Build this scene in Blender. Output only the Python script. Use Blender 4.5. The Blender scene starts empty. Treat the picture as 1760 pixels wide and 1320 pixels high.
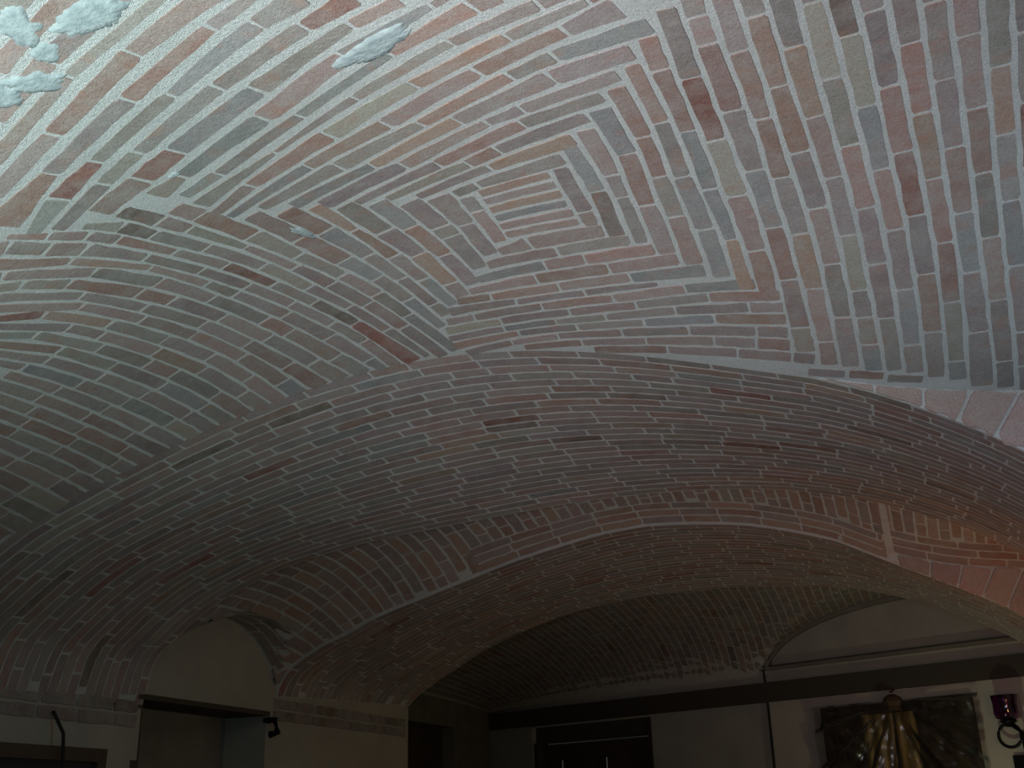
import bpy, math, random
import numpy as np
from mathutils import Vector, Matrix, noise
random.seed(11)
SC = bpy.context.scene
COL = SC.collection
EYE = 1.5                                  # height of the lens above the floor
YAW, PITCH, ROLL, FPX = 0.3416, 0.3754, -0.0303, 1899.2

# ---------------------------------------------------------------- camera
def camera():
    cy, sy, cp, sp = math.cos(YAW), math.sin(YAW), math.cos(PITCH), math.sin(PITCH)
    fwd = Vector((-sy*cp, cy*cp, sp)); right = Vector((cy, sy, 0)); up = right.cross(fwd)
    cr, sr = math.cos(ROLL), math.sin(ROLL)
    r2 = right*cr + up*sr; u2 = up*cr - right*sr
    cam = bpy.data.cameras.new('camera'); cam.sensor_width = 36.0; cam.lens = FPX/1760*36
    cam.clip_start = .05; cam.clip_end = 60
    o = bpy.data.objects.new('camera', cam); COL.objects.link(o)
    m = Matrix((r2, u2, -fwd)).transposed().to_4x4(); m.translation = Vector((0, 0, EYE))
    o.matrix_world = m; SC.camera = o
    return fwd, r2, u2
FWD, RGT, UPV = camera()

# ---------------------------------------------------------------- light
W = bpy.data.worlds.new('world'); SC.world = W; W.use_nodes = True
bg = W.node_tree.nodes['Background']; bg.inputs[0].default_value = (.95, .95, .80, 1); bg.inputs[1].default_value = 0.010
def lamp(name, kind, loc, energy, color, **kw):
    d = bpy.data.lights.new(name, kind); d.energy = energy; d.color = color
    for k, v in kw.items(): setattr(d, k, v)
    o = bpy.data.objects.new(name, d); COL.objects.link(o); o.location = loc
    return o
def aim(o, target):
    o.rotation_euler = (Vector(target)-o.location).to_track_quat('-Z', 'Y').to_euler()
up_a = lamp('fill_spot_left', 'SPOT', (-1.3, .35, 1.5), 285, (.82, 1.0, 1.0), spot_size=math.radians(95), spot_blend=1.0, shadow_soft_size=.05)  # added fill spot brightening the near vault, not a fixture of the room
aim(up_a, (-1.45, 1.7, 3.3))
up_b = lamp('fill_spot_right', 'SPOT', (-.7, 0, 1.5), 198, (1.0, .80, .92), spot_size=math.radians(75), spot_blend=1.0, shadow_soft_size=.05)  # second added fill spot, brightens the first arch crown
aim(up_b, (.1, 4.0, 3.3))
side = lamp('right_fill', 'POINT', (1.0, 3.3, 1.8), 16, (.35, .8, 1.0), shadow_soft_size=.08)  # added unseen fill, lifts the right side of the first arch
cam_flash = lamp('camera_flash', 'POINT', (.03, -.04, 1.57), 11, (.90, .97, 1.0), shadow_soft_size=.012)
warm = lamp('warm_room_lamp', 'POINT', (1.0, 6.75, 1.75), 12, (1.0, .40, .10), shadow_soft_size=.10)
far_l = lamp('far_bay_fill', 'POINT', (.2, 8.9, 1.2), 8.0, (.85, 1.0, .66), shadow_soft_size=.04)  # added fill to brighten the far bay, no real lamp there
SC.view_settings.view_transform = 'Standard'; SC.view_settings.look = 'None'
SC.view_settings.exposure = 0.0; SC.view_settings.gamma = 1.0; SC.view_settings.use_curve_mapping = False

# ---------------------------------------------------------------- traced plan of the near bay
BRICKS = [
    (-821, 2844, -1116, 2876, 73, 52, 0), (-1128, 2879, -1205, 2894, 50, 47, 0), (-758, 2751, -1041, 2792, 79, 48, 3), (-1053, 2794, -1315, 2842, 47, 42, 0), (-686, 2644, -980, 2704, 65, 62, 4), (-992, 2707, -1093, 2736, 61, 53, 0),
    (-1105, 2739, -1400, 2794, 53, 39, 5), (-613, 2556, -862, 2596, 61, 61, 0), (-874, 2598, -1174, 2685, 62, 54, 2), (-1185, 2689, -1486, 2749, 54, 41, 0), (-543, 2467, -834, 2516, 65, 58, 4), (-846, 2519, -951, 2537, 56, 46, 0),
    (-963, 2540, -1263, 2631, 46, 66, 0), (-1275, 2634, -1574, 2689, 67, 73, 0), (-479, 2371, -706, 2393, 80, 83, 0), (-718, 2395, -1021, 2479, 82, 64, 0), (-1032, 2482, -1338, 2572, 63, 52, 3), (-1349, 2575, -1641, 2613, 52, 59, 6),
    (-408, 2268, -666, 2295, 84, 65, 6), (-678, 2298, -804, 2329, 63, 56, 0), (-816, 2332, -1116, 2435, 57, 49, 0), (-1128, 2438, -1417, 2508, 50, 75, 0), (-1429, 2510, -1713, 2551, 75, 46, 0), (-462, 2163, -605, 2193, 100, 62, 4),
    (-617, 2196, -872, 2266, 61, 65, 0), (-884, 2269, -1197, 2375, 65, 71, 0), (-1209, 2378, -1485, 2440, 69, 53, 3), (-1496, 2443, -1799, 2510, 52, 35, 6), (-470, 2081, -516, 2094, 31, 36, 0), (-527, 2098, -743, 2149, 38, 50, 0),
    (-755, 2151, -1043, 2232, 51, 58, 3), (-1055, 2235, -1350, 2327, 59, 76, 0), (-1362, 2330, -1655, 2406, 76, 56, 2), (-1666, 2409, -1814, 2459, 55, 41, 0), (-556, 2039, -627, 2051, 49, 56, 0), (-639, 2053, -880, 2099, 57, 44, 4),
    (-891, 2101, -1201, 2197, 44, 41, 0), (-1212, 2201, -1507, 2299, 39, 20, 0), (-1519, 2302, -1809, 2377, 20, 75, 0), (-714, 1966, -774, 1983, 85, 74, 0), (-786, 1987, -1029, 2062, 73, 37, 0), (-1041, 2066, -1357, 2180, 36, 42, 6),
    (-1368, 2184, -1674, 2274, 42, 49, 0), (-1685, 2275, -1807, 2295, 50, 44, 0), (-777, 1913, -858, 1933, 20, 30, 0), (-870, 1935, -1128, 2007, 32, 73, 6), (-1139, 2011, -1436, 2120, 71, 78, 0), (-1447, 2124, -1743, 2202, 78, 50, 0),
    (-1754, 2205, -1847, 2225, 46, 81, 5), (-919, 1878, -1053, 1899, 47, 39, 2), (-1065, 1901, -1373, 1997, 40, 71, 0), (-1385, 2000, -1677, 2085, 73, 76, 0), (-1688, 2088, -1813, 2123, 77, 85, 0), (-1825, 2126, -1980, 2155, 83, 76, 0),
    (-1006, 1813, -1148, 1846, 66, 50, 1), (-1160, 1847, -1438, 1922, 52, 56, 0), (-1450, 1924, -1739, 2012, 55, 50, 0), (-1750, 2014, -1881, 2054, 50, 51, 0), (-1892, 2058, -2085, 2122, 49, 46, 0), (-1103, 1745, -1231, 1771, 78, 60, 0),
    (-1243, 1774, -1537, 1871, 58, 42, 0), (-1548, 1874, -1826, 1957, 43, 47, 0), (-1837, 1960, -1983, 2009, 47, 70, 0), (-1994, 2014, -2128, 2076, 70, 41, 0), (-1149, 1676, -1319, 1719, 32, 42, 0), (-1331, 1722, -1617, 1812, 43, 54, 2),
    (-1629, 1815, -1920, 1903, 53, 50, 4), (-1931, 1906, -2135, 1973, 50, 107, 0), (-1243, 1622, -1503, 1683, 68, 56, 0), (-1514, 1686, -1811, 1787, 57, 55, 2), (-1822, 1790, -2065, 1862, 54, 52, 4), (-1313, 1565, -1651, 1651, 30, 31, 0),
    (-1662, 1655, -1967, 1758, 30, 48, 0), (-1386, 1514, -1435, 1524, 54, 54, 0), (-1446, 1526, -1648, 1578, 54, 60, 0), (-1659, 1582, -1858, 1650, 59, 53, 0), (-1457, 1450, -1636, 1494, 52, 43, 2), (-1647, 1498, -1746, 1529, 44, 56, 0),
    (-1462, 1368, -1638, 1415, 63, 65, 0), (-1649, 1417, -1733, 1438, 65, 68, 0), (-1461, 1283, -1680, 1336, 57, 60, 0), (-1459, 1204, -1683, 1253, 51, 55, 0), (-1495, 1137, -1700, 1178, 47, 50, 0), (-848, 2897, -848, 3171, 49, 56, 4),
    (-848, 3183, -848, 3267, 55, 44, 0), (-781, 2791, -772, 3068, 49, 57, 6), (-772, 3080, -783, 3347, 57, 61, 7), (-711, 2713, -704, 2990, 58, 51, 0), (-704, 3002, -706, 3125, 49, 40, 4), (-706, 3137, -710, 3408, 40, 51, 0),
    (-639, 2619, -627, 2890, 64, 60, 6), (-627, 2902, -638, 3195, 60, 61, 2), (-638, 3207, -637, 3486, 61, 61, 0), (-565, 2531, -556, 2814, 58, 48, 2), (-556, 2826, -561, 3048, 48, 50, 2), (-562, 3059, -561, 3280, 51, 60, 0),
    (-561, 3292, -556, 3563, 61, 66, 0), (-495, 2435, -490, 2758, 42, 48, 2), (-490, 2770, -493, 3071, 48, 54, 0), (-493, 3082, -479, 3373, 54, 61, 0), (-478, 3385, -475, 3650, 62, 61, 6), (-426, 2322, -431, 2486, 49, 51, 2),
    (-430, 2498, -425, 2831, 50, 48, 2), (-424, 2843, -422, 3161, 48, 51, 0), (-421, 3173, -406, 3447, 51, 42, 6), (-406, 3458, -402, 3731, 43, 53, 3), (-356, 2216, -360, 2564, 49, 57, 4), (-360, 2576, -354, 2909, 57, 57, 1),
    (-354, 2921, -344, 3220, 58, 67, 0), (-343, 3232, -332, 3521, 67, 67, 0), (-332, 3533, -326, 3807, 67, 60, 0), (-287, 2089, -289, 2281, 53, 51, 0), (-289, 2293, -289, 2420, 51, 51, 0), (-289, 2431, -280, 2775, 52, 64, 2),
    (-280, 2787, -269, 3103, 65, 60, 4), (-269, 3115, -255, 3411, 60, 60, 0), (-255, 3422, -248, 3695, 60, 61, 2), (-248, 3706, -249, 3971, 61, 71, 0), (-249, 3982, -248, 4129, 71, 70, 0), (-222, 2122, -217, 2490, 44, 54, 0),
    (-217, 2501, -203, 2849, 54, 50, 2), (-202, 2861, -193, 3162, 50, 55, 2), (-192, 3174, -175, 3461, 56, 62, 0), (-175, 3473, -168, 3754, 62, 63, 3), (-168, 3765, -167, 4065, 63, 59, 0), (-167, 4076, -170, 4224, 59, 59, 0),
    (-157, 2154, -152, 2347, 51, 50, 0), (-152, 2359, -140, 2704, 50, 53, 0), (-139, 2716, -122, 3054, 53, 61, 3), (-122, 3065, -103, 3345, 61, 62, 0), (-102, 3357, -92, 3635, 62, 59, 0), (-92, 3646, -90, 3923, 59, 61, 0),
    (-90, 3935, -92, 4241, 61, 65, 0), (-86, 2215, -76, 2533, 53, 57, 0), (-76, 2545, -59, 2891, 57, 54, 3), (-58, 2903, -37, 3207, 54, 54, 0), (-36, 3218, -22, 3499, 54, 52, 0), (-22, 3510, -16, 3785, 52, 55, 0),
    (-16, 3797, -13, 3933, 55, 59, 0), (-13, 3944, -10, 4096, 59, 65, 0), (-10, 4108, -10, 4277, 65, 66, 6), (-22, 2220, -14, 2353, 42, 46, 0), (-14, 2365, 6, 2725, 47, 56, 5), (6, 2737, 26, 3067, 56, 58, 0),
    (27, 3079, 46, 3382, 58, 59, 0), (47, 3393, 57, 3661, 59, 65, 0), (57, 3673, 62, 3949, 65, 58, 0), (63, 3961, 65, 4283, 57, 52, 0), (45, 2257, 66, 2544, 53, 53, 0), (67, 2556, 87, 2895, 53, 52, 5),
    (88, 2907, 108, 3209, 52, 53, 6), (109, 3221, 128, 3506, 53, 57, 0), (129, 3518, 137, 3804, 57, 57, 0), (137, 3815, 138, 4114, 57, 60, 0), (138, 4126, 137, 4304, 60, 60, 0), (119, 2293, 131, 2462, 54, 53, 0),
    (131, 2474, 155, 2827, 53, 56, 0), (155, 2839, 176, 3147, 56, 58, 0), (177, 3159, 199, 3454, 58, 57, 1), (200, 3465, 211, 3741, 57, 60, 0), (211, 3752, 215, 4048, 60, 60, 0), (215, 4060, 214, 4352, 60, 61, 0),
    (194, 2331, 217, 2652, 57, 59, 0), (217, 2664, 240, 2986, 59, 57, 2), (240, 2998, 259, 3298, 57, 53, 0), (260, 3310, 279, 3602, 53, 52, 0), (279, 3614, 288, 3898, 53, 55, 2), (288, 3909, 291, 4244, 55, 59, 0),
    (291, 4255, 292, 4385, 59, 61, 6), (268, 2366, 277, 2493, 51, 52, 0), (278, 2505, 304, 2856, 52, 54, 0), (305, 2868, 324, 3174, 54, 56, 4), (325, 3186, 343, 3477, 56, 56, 2), (344, 3488, 358, 3762, 56, 57, 0),
    (358, 3773, 371, 4076, 58, 69, 0), (371, 4087, 379, 4458, 70, 78, 0), (343, 2406, 364, 2682, 59, 58, 0), (365, 2694, 389, 3020, 58, 58, 0), (390, 3032, 406, 3314, 58, 55, 0), (406, 3326, 424, 3612, 55, 56, 0),
    (425, 3623, 440, 3916, 56, 55, 0), (441, 3927, 459, 4278, 55, 59, 0), (460, 4289, 468, 4499, 60, 63, 0), (420, 2442, 425, 2509, 55, 55, 0), (426, 2521, 451, 2855, 55, 54, 0), (451, 2867, 470, 3164, 54, 53, 0),
    (470, 3175, 486, 3461, 53, 53, 0), (487, 3472, 504, 3760, 53, 55, 0), (505, 3772, 524, 4107, 55, 55, 0), (525, 4119, 537, 4327, 55, 58, 0), (538, 4339, 552, 4552, 58, 63, 0), (493, 2480, 512, 2728, 50, 52, 0),
    (513, 2740, 534, 3038, 52, 55, 0), (535, 3050, 550, 3332, 56, 58, 0), (551, 3344, 571, 3619, 58, 59, 0), (572, 3631, 587, 3911, 59, 61, 0), (588, 3923, 603, 4147, 61, 62, 0), (603, 4158, 619, 4387, 62, 63, 0),
    (620, 4399, 641, 4632, 63, 66, 0), (563, 2517, 568, 2572, 50, 50, 0), (569, 2584, 595, 2900, 50, 53, 0), (596, 2912, 618, 3204, 53, 57, 0), (619, 3216, 637, 3496, 57, 57, 0), (638, 3508, 657, 3788, 57, 59, 0),
    (658, 3799, 678, 4104, 60, 61, 0), (679, 4116, 700, 4397, 61, 63, 0), (701, 4409, 731, 4694, 63, 66, 0), (633, 2552, 647, 2700, 49, 51, 0), (648, 2712, 677, 3025, 51, 53, 0), (678, 3037, 699, 3325, 54, 57, 0),
    (700, 3336, 722, 3617, 57, 57, 0), (723, 3628, 742, 3917, 58, 59, 0), (743, 3928, 769, 4272, 59, 61, 0), (770, 4284, 794, 4528, 61, 64, 0), (795, 4539, 827, 4782, 64, 68, 0), (703, 2585, 731, 2879, 49, 51, 0),
    (732, 2891, 761, 3175, 51, 54, 0), (762, 3187, 782, 3459, 54, 56, 0), (783, 3470, 806, 3741, 56, 58, 0), (806, 3753, 829, 4045, 58, 59, 0), (830, 4056, 852, 4328, 59, 61, 0), (854, 4340, 888, 4617, 61, 65, 0),
    (890, 4629, 931, 4902, 65, 70, 0), (772, 2614, 783, 2711, 49, 50, 0), (784, 2723, 816, 3027, 50, 51, 0), (817, 3038, 845, 3318, 51, 55, 0), (846, 3330, 868, 3603, 55, 56, 0), (869, 3614, 892, 3897, 56, 57, 0),
    (893, 3908, 923, 4245, 57, 60, 0), (924, 4257, 954, 4509, 60, 63, 0), (956, 4521, 997, 4770, 63, 67, 0), (999, 4782, 1040, 5030, 68, 72, 0), (-1183, 2932, -1184, 3027, 47, 50, 0), (-1184, 3039, -1182, 3252, 50, 47, 0),
    (-1259, 2878, -1252, 3087, 85, 59, 4), (-1252, 3099, -1244, 3315, 58, 59, 0), (-1352, 2855, -1334, 3058, 73, 74, 0), (-1332, 3070, -1327, 3135, 74, 72, 0), (-1326, 3147, -1315, 3384, 71, 61, 0), (-1441, 2792, -1420, 3004, 71, 63, 6),
    (-1419, 3015, -1396, 3237, 63, 55, 2), (-1395, 3249, -1379, 3473, 54, 57, 0), (-1527, 2737, -1505, 2975, 68, 74, 0), (-1504, 2987, -1475, 3184, 74, 65, 0), (-1474, 3196, -1454, 3425, 65, 60, 3), (-1453, 3437, -1444, 3532, 60, 56, 0),
    (-1600, 2674, -1581, 2901, 52, 34, 3), (-1580, 2913, -1553, 3146, 34, 51, 3), (-1551, 3158, -1530, 3349, 52, 52, 0), (-1528, 3361, -1502, 3570, 51, 43, 6), (-1677, 2625, -1653, 2833, 65, 68, 0), (-1651, 2844, -1623, 3082, 68, 55, 6),
    (-1622, 3094, -1596, 3299, 54, 42, 0), (-1594, 3311, -1566, 3527, 42, 46, 0), (-1565, 3539, -1553, 3626, 46, 52, 0), (-1754, 2560, -1735, 2813, 58, 67, 0), (-1734, 2824, -1703, 3054, 68, 70, 2), (-1701, 3066, -1666, 3243, 70, 56, 6),
    (-1664, 3255, -1638, 3447, 55, 52, 0), (-1636, 3459, -1603, 3696, 52, 38, 6), (-1861, 2326, -1848, 2423, 54, 64, 2), (-1847, 2434, -1823, 2668, 66, 72, 0), (-1822, 2679, -1798, 2909, 71, 53, 0), (-1796, 2921, -1756, 3139, 53, 44, 0),
    (-1753, 3151, -1716, 3339, 44, 52, 0), (-1715, 3351, -1685, 3543, 51, 46, 0), (-1683, 3555, -1623, 3886, 46, 48, 6), (-1948, 2207, -1926, 2342, 50, 59, 0), (-1925, 2353, -1910, 2459, 58, 44, 0), (-1909, 2470, -1878, 2714, 42, 27, 5),
    (-1877, 2725, -1846, 2967, 27, 39, 0), (-1844, 2979, -1813, 3164, 40, 56, 0), (-1811, 3175, -1775, 3378, 56, 53, 0), (-1773, 3390, -1735, 3610, 53, 51, 0), (-1732, 3622, -1685, 3900, 51, 53, 0), (-2043, 2171, -2001, 2266, 27, 52, 0),
    (-1998, 2277, -1984, 2387, 52, 48, 7), (-1982, 2398, -1950, 2605, 49, 48, 0), (-1948, 2616, -1911, 2870, 48, 48, 0), (-1910, 2882, -1881, 3125, 48, 46, 5), (-1879, 3136, -1839, 3350, 45, 38, 0), (-1837, 3362, -1797, 3587, 39, 40, 4),
    (-1795, 3599, -1743, 3864, 40, 26, 0), (-2164, 2025, -2121, 2117, 20, 33, 2), (-2116, 2127, -2074, 2216, 36, 43, 0), (-2070, 2227, -2048, 2314, 43, 40, 0), (-2046, 2325, -2015, 2533, 40, 36, 0), (-2013, 2545, -1982, 2758, 36, 46, 0),
    (-1980, 2770, -1952, 3003, 46, 40, 1), (-1950, 3015, -1918, 3228, 40, 45, 0), (-1916, 3240, -1874, 3464, 46, 46, 7), (-1872, 3476, -1807, 3864, 46, 72, 1), (-2250, 1979, -2201, 2059, 69, 63, 0), (-2196, 2069, -2164, 2167, 63, 60, 0),
    (-2160, 2177, -2123, 2264, 61, 60, 0), (-2120, 2275, -2075, 2473, 60, 37, 0), (-2073, 2485, -2042, 2709, 37, 40, 0), (-2041, 2720, -2014, 2935, 40, 43, 0), (-2012, 2947, -1981, 3171, 43, 43, 0), (-1980, 3182, -1942, 3404, 42, 41, 0),
    (-1940, 3416, -1906, 3601, 41, 44, 0), (-1904, 3613, -1877, 3868, 44, 47, 0), (-2397, 1905, -2300, 2042, 67, 63, 0), (-2293, 2051, -2182, 2279, 63, 37, 0), (-2177, 2289, -2108, 2539, 37, 29, 0), (-2107, 2550, -2081, 2797, 29, 35, 0),
    (-2079, 2809, -2066, 2944, 35, 43, 0), (-2065, 2956, -2032, 3218, 43, 51, 0), (-2030, 3230, -1992, 3480, 51, 62, 0), (-1990, 3492, -1952, 3736, 63, 55, 0), (-1950, 3748, -1932, 3874, 54, 40, 0), (-2441, 1946, -2300, 2152, 29, 40, 0),
    (-2294, 2162, -2195, 2390, 41, 50, 0), (-2192, 2401, -2150, 2638, 51, 57, 0), (-2149, 2650, -2128, 2894, 57, 53, 0), (-2127, 2906, -2101, 3184, 53, 57, 0), (-2099, 3195, -2084, 3332, 57, 60, 0), (-2082, 3344, -2044, 3624, 60, 67, 0),
    (-2043, 3635, -2011, 3821, 67, 72, 0), (-2471, 1975, -2438, 2027, 30, 33, 0), (-2432, 2036, -2315, 2238, 33, 43, 0), (-2310, 2248, -2265, 2369, 43, 48, 0), (-2261, 2379, -2218, 2631, 49, 58, 0), (-2216, 2643, -2201, 2777, 58, 55, 0),
    (-2200, 2788, -2178, 3033, 55, 52, 0), (-2177, 3045, -2156, 3300, 52, 58, 0), (-2155, 3312, -2125, 3589, 59, 65, 0), (-2124, 3601, -2099, 3787, 66, 71, 0), (-2505, 2011, -2383, 2219, 45, 44, 0), (-2378, 2229, -2295, 2461, 43, 38, 0),
    (-2293, 2473, -2267, 2720, 38, 44, 0), (-2266, 2732, -2240, 3007, 44, 51, 0), (-2240, 3018, -2224, 3267, 51, 53, 0), (-2223, 3279, -2205, 3528, 53, 64, 0), (-2204, 3540, -2185, 3767, 64, 78, 0), (-2547, 2052, -2426, 2255, 47, 45, 0),
    (-2420, 2265, -2335, 2509, 44, 38, 0), (-2334, 2520, -2315, 2774, 37, 45, 0), (-2314, 2786, -2298, 3035, 45, 50, 0), (-2297, 3046, -2283, 3326, 50, 54, 0), (-2282, 3338, -2276, 3609, 55, 69, 0), (-2276, 3621, -2272, 3749, 69, 78, 0),
    (-2505, 2210, -2403, 2429, 21, 41, 0), (-2400, 2440, -2373, 2686, 42, 46, 0), (-2373, 2698, -2362, 2960, 47, 53, 0), (-2361, 2972, -2350, 3217, 54, 58, 0), (-2350, 3229, -2348, 3473, 58, 61, 0), (-2348, 3485, -2350, 3753, 61, 63, 0),
    (-2548, 2189, -2499, 2306, 20, 29, 0), (-2495, 2316, -2431, 2571, 30, 44, 0), (-2431, 2582, -2427, 2717, 44, 46, 0), (-2427, 2729, -2422, 2997, 47, 54, 0), (-2421, 3008, -2415, 3263, 54, 58, 0), (-2415, 3274, -2417, 3542, 59, 61, 0),
    (-2417, 3554, -2420, 3742, 61, 62, 0), (-2557, 2249, -2492, 2495, 20, 41, 0), (-2490, 2507, -2481, 2776, 41, 47, 0), (-2481, 2787, -2482, 3029, 47, 54, 0), (-2482, 3041, -2480, 3178, 54, 57, 0), (-2480, 3190, -2483, 3450, 57, 60, 0),
    (-2483, 3462, -2489, 3729, 60, 61, 0), (-2559, 2382, -2531, 2647, 30, 44, 0), (-2531, 2658, -2539, 2916, 44, 50, 0), (-2539, 2928, -2544, 3203, 50, 57, 0), (-2544, 3215, -2550, 3475, 57, 60, 0), (-2550, 3487, -2556, 3715, 60, 60, 0),
    (-2596, 2384, -2582, 2654, 25, 43, 0), (-2582, 2666, -2596, 2927, 43, 49, 0), (-2596, 2939, -2606, 3185, 50, 56, 0), (-2606, 3197, -2615, 3458, 56, 59, 0), (-2615, 3470, -2621, 3698, 59, 59, 0), (-2629, 2343, -2629, 2605, 20, 38, 0),
    (-2629, 2617, -2648, 2886, 39, 47, 0), (-2649, 2898, -2666, 3154, 48, 55, 0), (-2667, 3166, -2679, 3440, 55, 59, 0), (-2679, 3452, -2686, 3679, 59, 58, 0), (-2671, 2582, -2695, 2834, 34, 45, 0), (-2697, 2846, -2723, 3115, 45, 53, 0),
    (-2724, 3127, -2740, 3380, 54, 58, 0), (-2741, 3392, -2749, 3660, 58, 57, 0), (-2662, 2180, -2674, 2262, 29, 32, 0), (-2675, 2274, -2711, 2540, 33, 42, 0), (-2713, 2552, -2744, 2804, 43, 48, 0), (-2746, 2816, -2778, 3082, 48, 51, 0),
    (-2779, 3094, -2801, 3354, 51, 56, 0), (-2802, 3366, -2813, 3634, 56, 61, 0), (-2706, 2224, -2717, 2287, 28, 30, 0), (-2719, 2299, -2763, 2568, 31, 41, 0), (-2765, 2580, -2803, 2839, 41, 48, 0), (-2804, 2851, -2840, 3129, 48, 51, 0),
    (-2841, 3141, -2866, 3410, 52, 57, 0), (-2867, 3422, -2878, 3610, 57, 61, 0), (-2749, 2268, -2763, 2332, 26, 29, 0), (-2765, 2343, -2816, 2604, 29, 40, 0), (-2818, 2616, -2862, 2880, 40, 48, 0), (-2864, 2892, -2900, 3163, 48, 52, 0),
    (-2902, 3175, -2931, 3446, 52, 57, 0), (-2932, 3457, -2942, 3585, 58, 60, 0), (-2803, 2355, -2866, 2629, 25, 37, 0), (-2869, 2641, -2917, 2885, 38, 47, 0), (-2919, 2897, -2955, 3144, 48, 51, 0), (-2956, 3156, -2991, 3420, 52, 57, 0),
    (-2992, 3432, -3005, 3559, 57, 60, 0), (-2835, 2356, -2879, 2513, 20, 28, 0), (-2882, 2524, -2944, 2773, 28, 40, 0), (-2947, 2785, -2997, 3044, 41, 50, 0), (-2999, 3056, -3040, 3335, 51, 55, 0), (-3042, 3346, -3066, 3533, 55, 59, 0),
    (-2883, 2396, -2953, 2624, 34, 42, 0), (-2956, 2636, -3022, 2881, 42, 51, 0), (-3025, 2893, -3053, 3027, 52, 58, 0), (-3055, 3039, -3101, 3314, 59, 65, 0), (-3103, 3326, -3131, 3512, 65, 69, 0), (-2937, 2435, -3023, 2694, 32, 42, 0),
    (-3026, 2706, -3097, 2951, 42, 53, 0), (-3100, 2962, -3153, 3222, 53, 64, 0), (-3155, 3233, -3200, 3497, 64, 68, 0), (-2990, 2474, -3057, 2655, 29, 37, 0), (-3061, 2667, -3147, 2928, 37, 49, 0), (-3151, 2940, -3217, 3207, 49, 63, 0),
    (-3220, 3219, -3269, 3482, 63, 67, 0), (-3050, 2532, -3141, 2761, 26, 37, 0), (-3145, 2772, -3228, 3009, 38, 50, 0), (-3232, 3021, -3298, 3270, 51, 64, 0), (-3300, 3282, -3336, 3466, 64, 67, 0), (-3092, 2550, -3164, 2712, 20, 29, 0),
    (-3168, 2724, -3263, 2953, 30, 43, 0), (-3267, 2964, -3351, 3216, 43, 61, 0), (-3354, 3227, -3403, 3449, 61, 66, 0), (-1211, 3314, -1099, 3299, 49, 77, 0), (-1087, 3299, -823, 3301, 77, 72, 0), (-1280, 3376, -1022, 3381, 54, 62, 0),
    (-1010, 3381, -748, 3379, 62, 62, 0), (-1353, 3453, -1093, 3454, 48, 63, 0), (-1081, 3454, -940, 3458, 63, 63, 0), (-929, 3458, -679, 3451, 63, 63, 0), (-1409, 3516, -1153, 3528, 44, 66, 0), (-1141, 3529, -873, 3533, 66, 66, 0),
    (-861, 3533, -610, 3524, 66, 68, 0), (-1478, 3559, -1355, 3584, 49, 47, 0), (-1343, 3586, -1086, 3603, 47, 55, 0), (-1074, 3604, -811, 3604, 55, 54, 0), (-799, 3604, -531, 3603, 55, 73, 0), (-1535, 3614, -1277, 3650, 60, 39, 0),
    (-1265, 3651, -1004, 3663, 38, 38, 0), (-992, 3663, -718, 3659, 39, 26, 0), (-1572, 3674, -1468, 3690, 47, 47, 0), (-1456, 3692, -1193, 3711, 47, 50, 0), (-1181, 3712, -910, 3720, 51, 50, 0), (-899, 3720, -630, 3704, 50, 53, 0),
    (-618, 3703, -369, 3704, 53, 62, 0), (-1600, 3734, -1381, 3760, 57, 48, 0), (-1370, 3760, -1101, 3777, 48, 46, 0), (-1089, 3778, -835, 3779, 46, 48, 0), (-823, 3778, -554, 3764, 49, 54, 0), (-542, 3764, -293, 3782, 54, 59, 0),
    (-1614, 3795, -1388, 3816, 43, 39, 0), (-1376, 3816, -1174, 3826, 39, 37, 0), (-1163, 3827, -973, 3839, 37, 44, 0), (-961, 3839, -696, 3834, 44, 52, 0), (-684, 3834, -420, 3839, 52, 57, 0), (-409, 3840, -293, 3850, 57, 57, 0),
    (-1619, 3856, -1345, 3868, 55, 41, 0), (-1333, 3868, -1104, 3886, 41, 44, 0), (-1092, 3887, -835, 3898, 44, 48, 0), (-823, 3898, -560, 3898, 48, 59, 0), (-549, 3899, -294, 3923, 59, 66, 0), (-1590, 3923, -1395, 3923, 48, 43, 0),
    (-1383, 3923, -1200, 3932, 43, 44, 0), (-1188, 3934, -939, 3955, 44, 51, 0), (-927, 3956, -674, 3966, 51, 59, 0), (-662, 3966, -419, 3987, 59, 67, 0), (-407, 3988, -299, 4001, 67, 70, 0), (-1634, 3965, -1507, 3979, 20, 34, 0),
    (-1495, 3979, -1364, 3977, 35, 43, 0), (-1352, 3977, -1120, 4001, 43, 46, 0), (-1108, 4002, -860, 4023, 46, 49, 0), (-848, 4024, -592, 4042, 50, 62, 0), (-580, 4043, -432, 4064, 62, 68, 0), (-420, 4066, -303, 4084, 69, 73, 0),
    (-1633, 4027, -1374, 4041, 79, 60, 0), (-1362, 4041, -1090, 4065, 61, 51, 0), (-1078, 4066, -788, 4096, 51, 58, 0), (-776, 4098, -516, 4131, 58, 67, 0), (-504, 4133, -311, 4167, 67, 69, 0), (-299, 4169, -223, 4185, 70, 74, 0),
    (-1135, 2933, -892, 2919, 44, 44, 3), (-1138, 2990, -892, 2981, 44, 44, 0), (-1142, 3047, -892, 3043, 44, 44, 3), (-1144, 3104, -892, 3104, 43, 43, 0), (-1146, 3161, -891, 3166, 43, 43, 0), (-1148, 3218, -889, 3227, 43, 43, 0),
    (-260, 4284, -122, 4301, 60, 55, 0), (-105, 4301, 20, 4323, 60, 55, 0), (36, 4343, 164, 4366, 60, 55, 0),
]
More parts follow.
